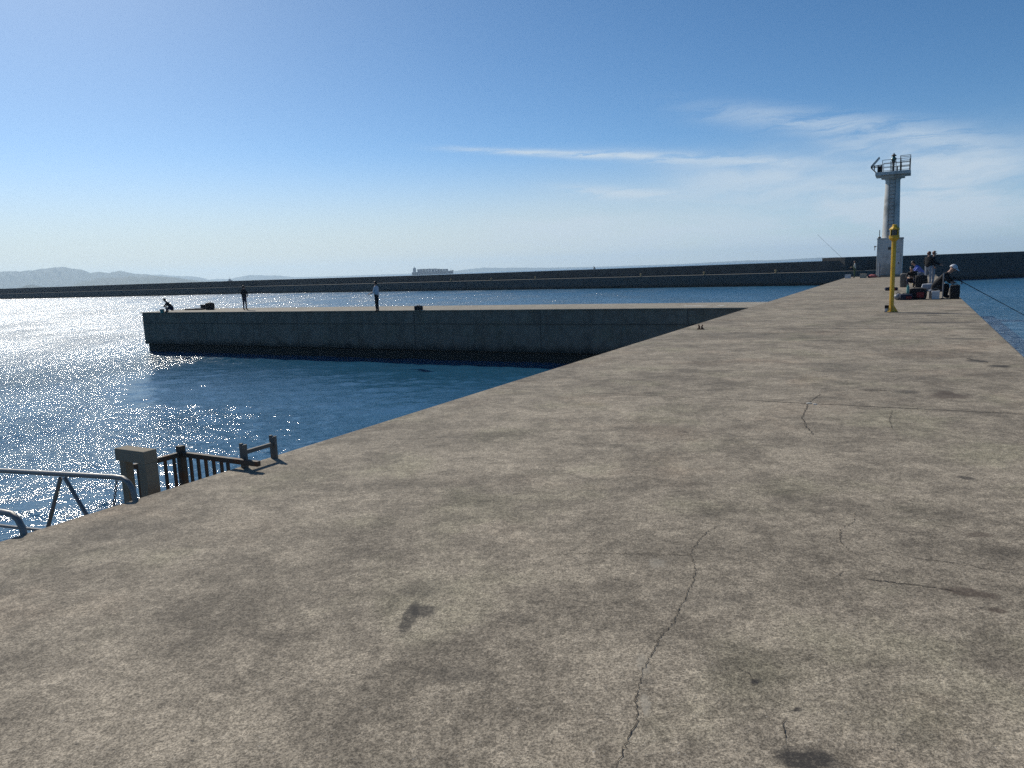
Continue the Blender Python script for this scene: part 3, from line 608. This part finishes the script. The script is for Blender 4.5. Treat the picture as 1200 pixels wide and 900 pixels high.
# gangway with two pipe handrails
gw = empty('gangway', W(3.0, -6.5, ZL)); tag(gw, 'grey pipe railed gangway sloping out over the sparkling water', 'gangway')
def gz(t): return (-t-5.3)*0.075
slab_pts = [W(2.62, -5.9), W(3.38, -5.9), W(3.38, -12.5), W(2.62, -12.5)]
mb = MB(); c8 = [W(2.62, -12.5, ZL-.06-.55), W(3.36, -12.5, ZL-.06-.55), W(3.36, -5.88, ZL-.07), W(2.62, -5.88, ZL-.07), W(2.62, -12.5, ZL-.55), W(3.36, -12.5, ZL-.55), W(3.36, -5.88, ZL-.01), W(2.62, -5.88, ZL-.01)]
mb.hull8(c8); mb.build('walkway', M_WEATH, gw)
def rail(s0, shift):
    def Q(x, y): p = on_s(x, y, 3.37); return p + D*(s0-3.37) + shift
    a, bnd = Q(0, 551.5), Q(134, 559); out_ = a + (a-bnd)*2.2
    e = Q(159, 588); pts = [out_, a, bnd, Q(144, 560.5), Q(151, 566), Q(156, 575), e, e+Vector((0, 0, -.8))]
    MB().ring_tube(pts, .021, 10).build('handrail', M_GALV, gw, smooth=True)
    A = Q(71, 560); B1 = Q(56, 619); B2 = Q(103, 606)
    MB().ring_tube([A, B1, B1+(B1-A)*.35], .016, 8).build('brace', M_GALV, gw, smooth=True)
    A2 = Q(76, 560); MB().ring_tube([A2, B2, B2+(B2-A2)*.5], .016, 8).build('brace', M_GALV, gw, smooth=True)
    L0, L1 = Q(10, 617), Q(60, 622.5)
    u = (L1-L0); MB().ring_tube([L0-u*6, L0, L1, L1+u*1.5], .015, 8).build('lower_rail', M_GALV, gw, smooth=True)
rail(3.37, Vector((0, 0, 0)))
rail(2.57, Vector((0, 0, -.03)))
ch = empty('chain', on_s(137, 566, 3.38)); tag(ch, 'short rusty chain hanging from the bend of the pipe handrail', 'chain')
p0 = on_s(137, 563, 3.40)
mb = MB()
for k in range(14):
    c = p0 + Vector((-.0035*k, 0, -.02*k)) + N*(-.002*k); M3 = Matrix.Rotation(PA+(math.pi/2 if k % 2 else 0.3), 3, 'Z')
    mb.ring_tube([c + M3 @ Vector((.009*math.cos(a), 0, .015*math.sin(a))) for a in [2*math.pi*j/8 for j in range(8)]], .0035, 5, closed=True)
lk = mb.build('links', M_RUST, ch, smooth=True)

# ------------------------------------------------------------------ people
def limb_mesh(Jt, Ed, root):
    me = bpy.data.meshes.new('body'); names = list(Jt); idx = {n: i for i, n in enumerate(names)}
    me.from_pydata([Jt[n][0] for n in names], [(idx[a], idx[b]) for a, b in Ed], [])
    o = bpy.data.objects.new('tmp', me); COL.objects.link(o)
    o.modifiers.new('skin', 'SKIN'); 
    sv = me.skin_vertices[0].data
    for n in names:
        r = Jt[n][1]; sv[idx[n]].radius = r if hasattr(r, '__len__') else (r, r); sv[idx[n]].use_root = (n == root)
    ss = o.modifiers.new('sub', 'SUBSURF'); ss.levels = 2; ss.render_levels = 2
    bpy.context.view_layer.update()
    dg = bpy.context.evaluated_depsgraph_get()
    m2 = bpy.data.meshes.new_from_object(o.evaluated_get(dg)); bpy.data.objects.remove(o); return m2
def person(label, loc, yaw, pose, mats, scale=1.0, hair='hair', hairmat=None, cap=None, category='person', group=None):
    J = {k: (Vector(v[0]), v[1]) for k, v in pose.items()}
    Ed = [('pelvis', 'waist'), ('waist', 'chest'), ('chest', 'neck'), ('neck', 'chin'), ('chin', 'headm'), ('headm', 'headt')]
    for s in 'lr':
        Ed += [('chest', 'sh'+s), ('sh'+s, 'el'+s), ('el'+s, 'wr'+s), ('wr'+s, 'pa'+s), ('pelvis', 'hi'+s), ('hi'+s, 'kn'+s), ('kn'+s, 'an'+s), ('an'+s, 'to'+s)]
    me = limb_mesh(J, Ed, 'pelvis')
    kind = {}
    for a, b in Ed:
        k = 0
        if 'neck' in (a,) or a in ('chin', 'headm'): k = 2
        elif a[:2] in ('wr',) : k = 2
        elif a[:2] == 'el': k = 4
        elif a[:2] in ('hi', 'kn') or b[:2] == 'hi': k = 1
        elif a[:2] == 'an': k = 3
        kind[(a, b)] = k
    bm = bmesh.new(); bm.from_mesh(me)
    for f in bm.faces:
        c = f.calc_center_median(); bd = 1e9; bk = 0
        for (a, b), k in kind.items():
            p, q = J[a][0], J[b][0]; t = max(0, min(1, (c-p).dot(q-p)/max((q-p).length_squared, 1e-9)))
            dd = (c-(p+(q-p)*t)).length
            if dd < bd: bd, bk = dd, k
        if bk == 0 and c.z < J['pelvis'][0].z-0.02 and pose.get('_stand'): bk = 1
        f.material_index = bk; f.smooth = True
    # face, ears and fingers
    hm = J['headm'][0]; up = (J['headt'][0]-J['chin'][0]).normalized(); fwd = Vector(pose['_face']) if '_face' in pose else Vector((0, 1, 0))
    fwd = (fwd-up*fwd.dot(up)).normalized(); sd_ = fwd.cross(up)
    mb = MB(); mb.bm.free(); mb.bm = bm; n0 = len(bm.faces)
    Mh = Matrix((sd_, fwd, up)).transposed()
    mb.blob(hm+fwd*.095-up*.015, (.013, .022, .025), 1, M=Mh)
    for s in (-1, 1): mb.blob(hm+sd_*s*.082-up*.01, (.010, .018, .03), 1, M=Mh)
    bm.faces.ensure_lookup_table()
    for f in bm.faces[n0:]: f.material_index = 2; f.smooth = True
    n0 = len(bm.faces)
    for s in 'lr':
        pa, wr = J['pa'+s][0], J['wr'+s][0]; u = (pa-wr).normalized()
        side = u.cross(Vector((0, 1, 0.3))).normalized(); bendv = u.cross(side).normalized()
        for k in range(4):
            b0_ = pa+side*(k-1.5)*.019+u*.02; L = (.072, .08, .075, .06)[k]
            mb.ring_tube([b0_-u*.02, b0_+u*L*.5+bendv*.006, b0_+u*L*.85+bendv*.028], [.010, .009, .007], 6)
        b0_ = wr.lerp(pa, .4)+side*.03; mb.ring_tube([b0_-side*.015, b0_+side*.025+u*.03, b0_+side*.03+u*.06], [.012, .010, .008], 6)
    bm.faces.ensure_lookup_table()
    for f in bm.faces[n0:]: f.material_index = 2; f.smooth = True
    bmesh.ops.recalc_face_normals(bm, faces=bm.faces)
    me2 = bpy.data.meshes.new('person'); bm.to_mesh(me2); bm.free()
    for m in mats: me2.materials.append(m)
    o = bpy.data.objects.new('person', me2); COL.objects.link(o)
    o.location = loc; o.rotation_euler = (0, 0, yaw); o.scale = (scale,)*3
    tag(o, label, category, group)
    def child(mb, name, mat, smooth=True):
        c = mb.build(name, mat, None, smooth=smooth); c.parent = o; return c
    # eyes and mouth as tiny dark shapes, hair or cap
    for s in (-1, 1):
        mb = MB(); mb.blob(hm+fwd*.082+sd_*s*.032+up*.012, (.012, .008, .008), 1, M=Mh); child(mb, 'eye', M_HAIR)
    if hairmat:
        mb = MB(); g = bmesh.ops.create_icosphere(mb.bm, subdivisions=3, radius=1)
        kill = []
        for v in mb.bm.verts:
            p = v.co.copy()
            if p.y > 0.25 and p.z < 0.30 or p.z < -0.55: kill.append(v)
            j = 1+.05*math.sin(p.x*21+p.z*17)
            v.co = hm + Mh @ Vector((p.x*.097*j, p.y*.112*j-.008, p.z*.118*j+.022))
        bmesh.ops.delete(mb.bm, geom=kill, context='VERTS'); child(mb, 'hair', hairmat)
    if cap:
        mb = MB(); g = bmesh.ops.create_icosphere(mb.bm, subdivisions=3, radius=1); kill = []
        for v in mb.bm.verts:
            p = v.co.copy()
            if p.z < 0.0: kill.append(v)
            v.co = hm + Mh @ Vector((p.x*.108, p.y*.122, p.z*.125+.03))
        bmesh.ops.delete(mb.bm, geom=kill, context='VERTS')
        cc = child(mb, 'cap', cap)
        mb = MB(); pts = [(-.085, .085), (-.07, .15), (-.03, .20), (.03, .20), (.07, .15), (.085, .085)]
        lo = [mb.bm.verts.new(hm+Mh @ Vector((x, y, .026-(y-.085)*.18))) for x, y in pts]; hi_ = [mb.bm.verts.new(hm+Mh @ Vector((x, y, .038-(y-.085)*.18))) for x, y in pts]
        mb.bm.faces.new(lo[::-1]); mb.bm.faces.new(hi_)
        for i in range(6): mb.bm.faces.new((lo[i], lo[(i+1) % 6], hi_[(i+1) % 6], hi_[i]))
        v_ = mb.build('visor', cap, None); v_.parent = cc
    return o
def standing(armL, armR, legs=0.10, lean=0.0):
    p = {'pelvis': ((0, 0, .94), (.125, .10)), 'waist': ((0, lean*.3, 1.10), (.15, .125)), 'chest': ((0, lean, 1.32), (.165, .13)), 'neck': ((0, lean+.01, 1.475), .052),
         'chin': ((0, lean+.025, 1.535), .062), 'headm': ((0, lean+.03, 1.61), .087), 'headt': ((0, lean+.02, 1.68), .066), '_stand': 1}
    for s, sg, arm in (('l', -1, armL), ('r', 1, armR)):
        p['sh'+s] = ((sg*.175, lean, 1.40), .062)
        e, w_ = Vector(arm[0]), Vector(arm[1]); dirn = (w_-e).normalized()
        p['el'+s] = (tuple(e), .044); p['wr'+s] = (tuple(w_), .030); p['pa'+s] = (tuple(w_+dirn*.08), (.038, .022))
        p['hi'+s] = ((sg*.09, 0, .86), .090); p['kn'+s] = ((sg*legs*1.05, .02, .48), .062); p['an'+s] = ((sg*legs*1.2, -.01, .085), .044); p['to'+s] = ((sg*legs*1.35, .14, .04), .038)
    return p
class PD(dict): pass
def fix(p):
    st = p.pop('_stand', None); fc_ = p.pop('_face', None); q = PD(p)
    return q, st, fc_
_person = person
def person(label, loc, yaw, pose, mats, **kw):
    pose = dict(pose); st = pose.pop('_stand', None); fc_ = pose.pop('_face', None)
    class PP(dict):
        def items(self): return [(k, v) for k, v in dict.items(self) if not k.startswith('_')]
    q = PP(pose)
    if st: q['_stand'] = 1
    if fc_: q['_face'] = fc_
    return _person(label, loc, yaw, q, mats, **kw)
ZJ = SPUR+.05
def yaw_to(v): return math.atan2(-v.x, v.y)      # local +y looks along v
p1 = hit(287.5, 363.6, ZJ)
person('person in dark jacket and trousers standing with back turned on the jetty', p1, yaw_to(Vector((.35, .9, 0))), standing(((-.27, .03, 1.14), (-.13, .20, 1.02)), ((.27, .03, 1.14), (.13, .20, 1.02)), .10),
       [M_BLACK, M_NAVY, M_SKIN, M_BLACK, M_BLACK], scale=.98, hairmat=M_HAIR)
p2 = hit(442.5, 365.8, ZJ)
person('person in pale grey t-shirt and black trousers standing at the jetty edge', p2, yaw_to(Vector((-.95, .25, 0))), standing(((-.21, .10, 1.12), (-.17, .34, 1.04)), ((.22, -.02, 1.12), (.23, .04, .86)), .09),
       [M_TEE, M_BLACK, M_SKIN, M_BLACK, M_SKIN], scale=1.0, hairmat=M_HAIR)
def squat(lean=.28, pel=.30, seat=-.12, head=.30, armf=.48, bulk=1.0):
    p = {'pelvis': ((0, seat, pel), (.14, .13)), 'waist': ((0, seat+lean*.35, pel+.17), (.135*bulk, .11*bulk)), 'chest': ((0, seat+lean*.85, pel+.38), (.15*bulk, .12*bulk)), 'neck': ((0, seat+lean*1.15, pel+.52), .055),
         'chin': ((0, seat+lean*1.3, pel+.575), .064), 'headm': ((0, seat+lean*1.42, pel+.645), .088), 'headt': ((0, seat+lean*1.46, pel+.715), .066), '_face': (0, 1, -.25)}
    for s, sg in (('l', -1), ('r', 1)):
        p['sh'+s] = ((sg*.18, seat+lean*.85, pel+.45), .064); p['el'+s] = ((sg*.24, seat+lean+.14, pel+.22), .046); p['wr'+s] = ((sg*.12, seat+armf, pel+.20), .031); p['pa'+s] = ((sg*.07, seat+armf+.08, pel+.20), (.036, .022))
        p['hi'+s] = ((sg*.10, seat+.03, pel-.01), .095); p['kn'+s] = ((sg*.17, seat+.42, pel+.14), .066); p['an'+s] = ((sg*.15, seat+.38, .085), .046); p['to'+s] = ((sg*.17, seat+.54, .04), .040)
    return p
p3 = hit(201, 366.4, ZJ)
person('person in dark jacket crouching near the outer end of the jetty', p3, yaw_to(Vector((-.92, -.1, 0))), squat(.36, .24, bulk=1.35), [M_BLACK, M_NAVY, M_SKIN, M_BLACK, M_BLACK], scale=1.0, hairmat=M_HAIR)
q = p3 + Vector((-.62, -.05, 0)); bg_ = empty('bucket', q); tag(bg_, 'small pale teal bucket in front of the crouching person on the jetty', 'bucket')
MB().lathe(q, [(.12, 0), (.15, .26)], 14).build('pail', M_TEAL, bg_, smooth=True); MB().lathe(q, [(.157, .261), (.157, .28)], 14).build('rim', M_WHITE, bg_)

# the angler sitting with a white cap at the right edge of the pier
a1 = W(31.9, .80, DECK)
person('person in black clothes and white cap sitting hunched at the right pier edge', a1, yaw_to(N*.97+D*-.25), squat(.40, .32, -.18, armf=.52, bulk=1.4), [M_BLACK, M_BLACK, M_SKIN, M_BLACK, M_BLACK], scale=1.12, cap=M_WHITE)
st_ = W(31.95, .66, DECK); so2 = empty('tackle_box', st_); tag(so2, 'grey tackle box used as a seat under the person in the white cap', 'box')
MB().box(st_+Vector((0, 0, .13)), (.34, .32, .26), BASIS).build('case', M_GREYP, so2, bevel=.015); MB().box(st_+Vector((0, 0, .30)), (.36, .34, .04), BASIS).build('lid', M_WHITE, so2, bevel=.015)
bk = W(31.45, .70, DECK); b_ = empty('bucket', bk); tag(b_, 'square white bucket standing left of the seated person in the white cap', 'bucket')
MB().box(bk+Vector((0, 0, .15)), (.24, .24, .30), BASIS, taper=1.08).build('pail', M_WHITE, b_, bevel=.02)
mb = MB(); mb.ring_tube([bk+N*.135*math.cos(a)+Vector((0, 0, .29+.09*math.sin(a))) for a in [math.pi*j/8 for j in range(9)]], .006, 5); mb.build('handle', M_GREYP, b_)
# dark rucksack in front of the angler's knees
def bag(label, loc, size, mat, yaw=0.0, accent=None, seed=1, cat='bag', name='bag', jit=.05, group=None):
    e = empty(name, loc); tag(e, label, cat, group); M3 = Matrix.Rotation(yaw, 3, 'Z')
    mb = MB(); g = bmesh.ops.create_cube(mb.bm, size=1.0); bmesh.ops.subdivide_edges(mb.bm, edges=mb.bm.edges, cuts=4, use_grid_fill=True)
    rr = random.Random(seed)
    for v in mb.bm.verts:
        p = v.co*2; q = p.normalized()*1.15; p = p.lerp(q, .42)
        if p.z < -.8: p.z = -.98
        j = Vector((rr.uniform(-jit, jit), rr.uniform(-jit, jit), rr.uniform(-jit, jit) if p.z > -.8 else 0))
        p += j; v.co = Vector(loc)+M3 @ Vector((p.x*size[0]/2, p.y*size[1]/2, (p.z+.98)*size[2]/2))
    mb.build('bag_body', mat, e, smooth=True)
    top = Vector(loc)+Vector((0, 0, size[2]*.94))
    mb = MB(); mb.ring_tube([top+M3 @ Vector((size[0]*.22*math.cos(a), 0, size[2]*.20*math.sin(a)+.0)) for a in [math.pi*j/8 for j in range(9)]], .012, 6); mb.build('strap', M_BLACK, e, smooth=True)
    if accent:
        mb = MB(); mb.box(Vector(loc)+M3 @ Vector((size[0]*.15, -size[1]*.50, size[2]*.40)), (size[0]*.42, .05, size[2]*.48), M3); mb.build('pocket', accent, e, bevel=.015)
    return e
YP = -PA
bag('black rucksack slumped beside the knees of the person in the white cap', W(31.45, 1.30, DECK), (.32, .34, .52), M_BLACK, YP, seed=3, name='rucksack')
bag('large black holdall with red end pocket in front of the group of bags', W(31.5, .12, DECK), (.58, .42, .42), M_BLACK, YP, M_RED, 4, name='holdall')
bag('low dark bag with red pocket lying left of the big holdall', W(31.2, -.28, DECK), (.46, .34, .22), M_NAVY, YP+.3, M_RED, 5)
hm_ = W(31.2, -.52, DECK); he = empty('cooler_bag', hm_); tag(he, 'rounded grey bag at the left end of the row of bags', 'bag')
MB().blob(hm_+Vector((0, 0, .12)), (.15, .15, .125), 2, .03).build('bag_body', M_GREYP, he, smooth=True); MB().ring_tube([hm_+Vector((-.1, 0, .2)), hm_+Vector((0, 0, .30)), hm_+Vector((.1, 0, .2))], .012, 6).build('strap', M_BLACK, he)
bt = W(31.25, -.20, DECK+.22); be = empty('bottle', bt); tag(be, 'tall teal bottle standing up among the dark bags', 'bottle')
MB().lathe(bt, [(.045, 0), (.05, .02), (.05, .24), (.022, .31), (.022, .34)], 12).build('bottle_body', M_TEAL, be, smooth=True); MB().lathe(bt+Vector((0, 0, .34)), [(.028, 0), (.028, .04)], 10).build('lid', M_NAVY, be)
def rod(label, a, b, r0_, r1_, mat=None, name='fishing_rod', reel=True, sag=.0):
    a, b = Vector(a), Vector(b); e = empty(name, a); tag(e, label, 'fishing rod')
    n = 12; pts = [a.lerp(b, i/n)+Vector((0, 0, -sag*(i/n)**2)) for i in range(n+1)]
    MB().ring_tube(pts, [r0_+(r1_-r0_)*i/n for i in range(n+1)], 6).build('blank', mat or M_BLACK, e, smooth=True)
    u = (b-a).normalized(); MB().ring_tube([a-u*.35, a+u*.05], r0_*1.6, 8).build('grip', M_BLACK, e)
    if reel: c = a+u*.02+Vector((0, 0, -.06)); MB().ring_tube([c-N*.0-D*.03, c+D*.03], .035, 10).build('reel', M_GREYP, e)
    return e
rod('long dark fishing rod held out over the water by the person in the white cap', W(31.7, 1.50, DECK+.62), on_s(1222, 381, 30.2), .014, .009)
pl = W(31.55, .93, DECK); ps = empty('rod_stand', pl); tag(ps, 'thin grey upright pole in front of the person in the white cap', 'pole')
MB().ring_tube([pl, pl+Vector((0, 0, .95))], .022, 8).build('tube', M_GREYP, ps, smooth=True); MB().ring_tube([pl, pl+Vector((0, 0, .03))], .06, 8).build('foot', M_BLACK, ps)

# standing pair farther down the pier
c1 = W(45.6, .62, DECK); c2 = W(46.2, .86, DECK)
person('person with reddish hair and black jacket, left one of the standing pair', c1, yaw_to(D*.8+N*.5), standing(((-.24, .05, 1.14), (-.16, .22, 1.0)), ((.24, .04, 1.14), (.2, .2, .98)), .10),
       [M_BLACK, M_LTROU, M_SKIN, M_BLACK, M_BLACK], scale=1.04, hairmat=M_HAIRB)
person('person with brown hair and dark coat, right one of the standing pair', c2, yaw_to(N*.9-D*.1), standing(((-.22, .10, 1.14), (-.12, .30, 1.06)), ((.22, .08, 1.14), (.15, .30, 1.04)), .10),
       [M_BLACK, M_LTROU, M_SKIN, M_BLACK, M_BLACK], scale=1.05, hairmat=M_HAIRB)
person('person in bright blue jacket bending down beside the standing pair', W(46.6, .38, DECK), yaw_to(-N*.9-D*.2), squat(.40, .50, -.10), [M_BLUE, M_LTROU, M_SKIN, M_YBOOT, M_BLUE], scale=1.05, hairmat=M_HAIR)
bag('pale grey bag on the deck between the standing pair and the seated person', W(38.5, .55, DECK), (.5, .4, .34), M_LTROU, YP, None, 8, name='bag')
bag('dark low bag on the deck in front of the standing pair', W(38.0, .95, DECK), (.6, .35, .22), M_NAVY, YP, None, 9)
person('person in dark coat sitting low beside a heap of bags behind the yellow post', W(44.0, -.08, DECK), yaw_to(-N*.3-D*.9), squat(.26, .30), [M_BLACK, M_NAVY, M_SKIN, M_BLACK, M_BLACK], scale=1.0, hairmat=M_HAIR)
bag('upright dark grey sack left of the low sitting person', W(44.2, -.5, DECK), (.36, .36, .72), M_WEATH, YP, None, 12, name='sack')
bag('bulky black bag right of the low sitting person', W(43.6, .30, DECK), (.55, .42, .62), M_BLACK, YP, None, 13)
bag('small dark red bag on the deck nearest the yellow post', W(40.0, -.96, DECK), (.55, .34, .16), M_NAVY, YP, M_RED, 14)
mbp = W(40.2, -.85, DECK+.16)
# pier head odds and ends
cb = W(65.6, -4.72, DECK); ce = empty('cool_box', cb); tag(ce, 'small white cool box at the far left corner of the pier head', 'cool box')
MB().box(cb+Vector((0, 0, .12)), (.42, .30, .24), BASIS).build('case', M_WHITE, ce, bevel=.02); MB().box(cb+Vector((0, 0, .27)), (.44, .32, .06), BASIS).build('lid', M_WHITE, ce, bevel=.015)
fp = W(65.8, -4.25, DECK)
person('small person in cream vest and green trousers at the far corner of the pier head', fp, yaw_to(-N), standing(((-.20, .06, 1.14), (-.12, .30, 1.10)), ((.20, .06, 1.14), (.12, .30, 1.10)), .07),
       [simple('cream_vest', (.55, .55, .48), .8), M_GREEN, M_SKIN, M_BLACK, M_GREEN], scale=.80, hairmat=M_HAIR)
rod('thin fishing rod raised against the sky from the far pier corner', fp+Vector((0, 0, .95))-N*.3, on_s(958, 275, 66.5), .012, .006, reel=False)
gb = W(65.9, -3.62, DECK); ge = empty('cardboard_box', gb); tag(ge, 'tan cardboard box on the pier head beside the red cloth', 'box')
MB().box(gb+Vector((0, 0, .16)), (.48, .36, .32), BASIS).build('carton', M_STRAW, ge, bevel=.01); MB().box(gb+Vector((0, 0, .325)), (.49, .18, .012), BASIS).build('flap', M_STRAW, ge)
rc = W(66.0, -2.98, DECK); mb = MB(); mb.blob(rc+Vector((0, 0, .10)), (.34, .22, .16), 3, .16, BASIS, 6)
for v in mb.bm.verts: v.co.z = max(v.co.z, DECK+.004)
tag(mb.build('red_net', M_PINK, smooth=True), 'crumpled faded red net heap left of the light tower', 'net')
gp = W(66.4, -2.72+.22, DECK); ge = empty('marker_post', gp); tag(ge, 'slim grey post beside the left side of the light tower', 'post')
MB().ring_tube([gp, gp+Vector((0, 0, 1.15))], .06, 10).build('tube', M_GREYP, ge, smooth=True); MB().lathe(gp, [(.14, 0), (.14, .04)], 10).build('base_plate', M_DSTEEL, ge)

# jetty gear
g1 = hit(228, 363.2, ZJ); e = empty('plank', g1); tag(e, 'long low dark plank lying on the jetty between the crouching and standing persons', 'plank')
M3 = Matrix.Rotation(YP+math.pi/2, 3, 'Z'); MJ = BASIS
MB().box(g1+Vector((0, 0, .045)), (1.9, .28, .09), MJ).build('board', M_BLACK, e, bevel=.008); MB().box(g1+Vector((.3, 0, .10)), (.5, .26, .03), MJ).build('cover', M_NAVY, e)
g2 = hit(238, 362.4, ZJ)+D*.2; e = empty('tackle_box', g2); tag(e, 'dark rectangular tackle box on the jetty beside the taller bag', 'box')
MB().box(g2+Vector((0, 0, .15)), (.62, .35, .30), MJ).build('case', M_BLACK, e, bevel=.01); MB().box(g2+Vector((0, 0, .32)), (.64, .37, .04), MJ).build('lid', M_NAVY, e, bevel=.006)
bag('tall dark bag beside the tackle box on the jetty', hit(246.3, 363.0, ZJ), (.62, .4, .52), M_BLACK, YP, None, 21)
bag('rounded black bag lying alone on the jetty right of the t-shirt person', hit(490.5, 363.4, ZJ), (.42, .36, .26), M_BLACK, YP, None, 22)
# far parapet walker
best = Vector((20.4, 182.0, 4.48)); v = ray(697, 316); v.z = 0; v.normalize()
tpos = v*183.5; 
person('tiny dark figure sitting on top of the far breakwater parapet', (tpos.x, tpos.y, 4.48), yaw_to(Vector((-1, .2, 0))), squat(.25, .12), [M_BLACK, M_NAVY, M_SKIN, M_BLACK, M_BLACK], scale=.9, hairmat=M_HAIR)

# ------------------------------------------------------------------ ships
def ship():
    c = ray(507, horizon(507)); c.z = 0; c.normalize(); dist = 3600; c = c*dist
    yaw = math.atan2(c.x, c.y); M3 = Matrix.Rotation(-yaw, 3, 'Z')
    e = empty('container_ship', c); tag(e, 'hazy blue grey container ship passing beyond the breakwater', 'ship')
    def L(x, y, z): return c + M3 @ Vector((x, y, z))
    M_HULL = simple('ship_hull', (.04, .055, .10), .6, var=.1, scale=.05, bump=0)
    mb = MB(); xs = [-98, -95, -60, 60, 84, 96, 101]; half = [10, 13, 15, 15, 11, 4, .6]; topz = [14, 14, 14, 14, 15, 17, 18]
    rows = []
    for x, hw, z in zip(xs, half, topz):
        bx_ = x-(4 if x > 90 else 0); rows.append([mb.bm.verts.new(L(bx_, -hw*.7, -2.5)), mb.bm.verts.new(L(x, -hw, z)), mb.bm.verts.new(L(x, hw, z)), mb.bm.verts.new(L(bx_, hw*.7, -2.5))])
    for a, b in zip(rows, rows[1:]):
        for k in range(4): mb.bm.faces.new((a[k], a[(k+1) % 4], b[(k+1) % 4], b[k]))
    mb.bm.faces.new(rows[0]); mb.bm.faces.new(rows[-1][::-1]); mb.build('hull', M_HULL, e)
    def bxx(nm, x0, x1, hw, z0, z1, mat): return MB().box(L((x0+x1)/2, 0, (z0+z1)/2), (x1-x0, 2*hw, z1-z0), M3).build(nm, mat, e)
    M_SUP = simple('ship_superstructure', (.14, .16, .21), .6, bump=0)
    br_ = bxx('bridge', -92, -78, 12, 14.1, 32, M_SUP)
    MB().box(L(-85, 0, 33.2), (10, 27, 2.6), M3).build('wheelhouse', M_SUP, br_)
    MB().ring_tube([L(-85, 0, 34), L(-85, 0, 41)], .9, 6).build('mast', M_SUP, br_)
    MB().ring_tube([L(88, 0, 17), L(88, 0, 26)], .9, 6).build('foremast', M_SUP, e)
    cols = [(.05, .06, .11), (.04, .07, .12), (.09, .05, .07), (.06, .07, .09), (.04, .05, .1)]
    mt = [simple('containers', c_, .7, var=.5, scale=.12, bump=0) for c_ in cols]
    x = -72; k = 0
    hs = [27, 27.6, 28, 27.2, 28, 27, 27.5, 25.5, 24.5, 24, 24]
    for h in hs:
        if x > 76: break
        bxx('container_stack', x, x+12.6, 13.5 if x < 60 else 9, 14.1, h, mt[k % 5]); x += 13.4; k += 1
ship()
def tug():
    c = ray(269.5, horizon(269.5)); c.z = 0; c.normalize(); c = c*2600
    yaw = math.atan2(c.x, c.y); M3 = Matrix.Rotation(-yaw, 3, 'Z'); e = empty('small_ship', c); tag(e, 'tiny hazy boat silhouette beyond the left part of the breakwater', 'boat')
    def L(x, y, z): return c + M3 @ Vector((x, y, z))
    MH = simple('boat_hull', (.05, .06, .10), .7, bump=0)
    c8 = [L(-6, -2, -1), L(5, -2, -1), L(5, 2, -1), L(-6, 2, -1), L(-7, -2.6, 6), L(8, -2.2, 6.6), L(8, 2.2, 6.6), L(-7, 2.6, 6)]
    MB().hull8(c8).build('hull', MH, e); MB().box(L(-.5, 0, 8.5), (6.5, 4, 5), M3).build('cabin', MH, e); MB().ring_tube([L(0, 0, 11), L(0, 0, 15.5)], .5, 6).build('mast', MH, e)
tug()

# ------------------------------------------------------------------ render settings
S.view_settings.view_transform = 'Standard'; S.view_settings.look = 'None'; S.view_settings.exposure = 0.0; S.view_settings.gamma = 1.0
S.view_settings.use_curve_mapping = False
S.render.engine = 'CYCLES'
S.cycles.max_bounces = 6; S.cycles.volume_bounces = 1; S.cycles.sample_clamp_indirect = 0.8
S.cycles.use_denoising = False; S.cycles.use_adaptive_sampling = False; S.cycles.caustics_reflective = False; S.cycles.caustics_refractive = False
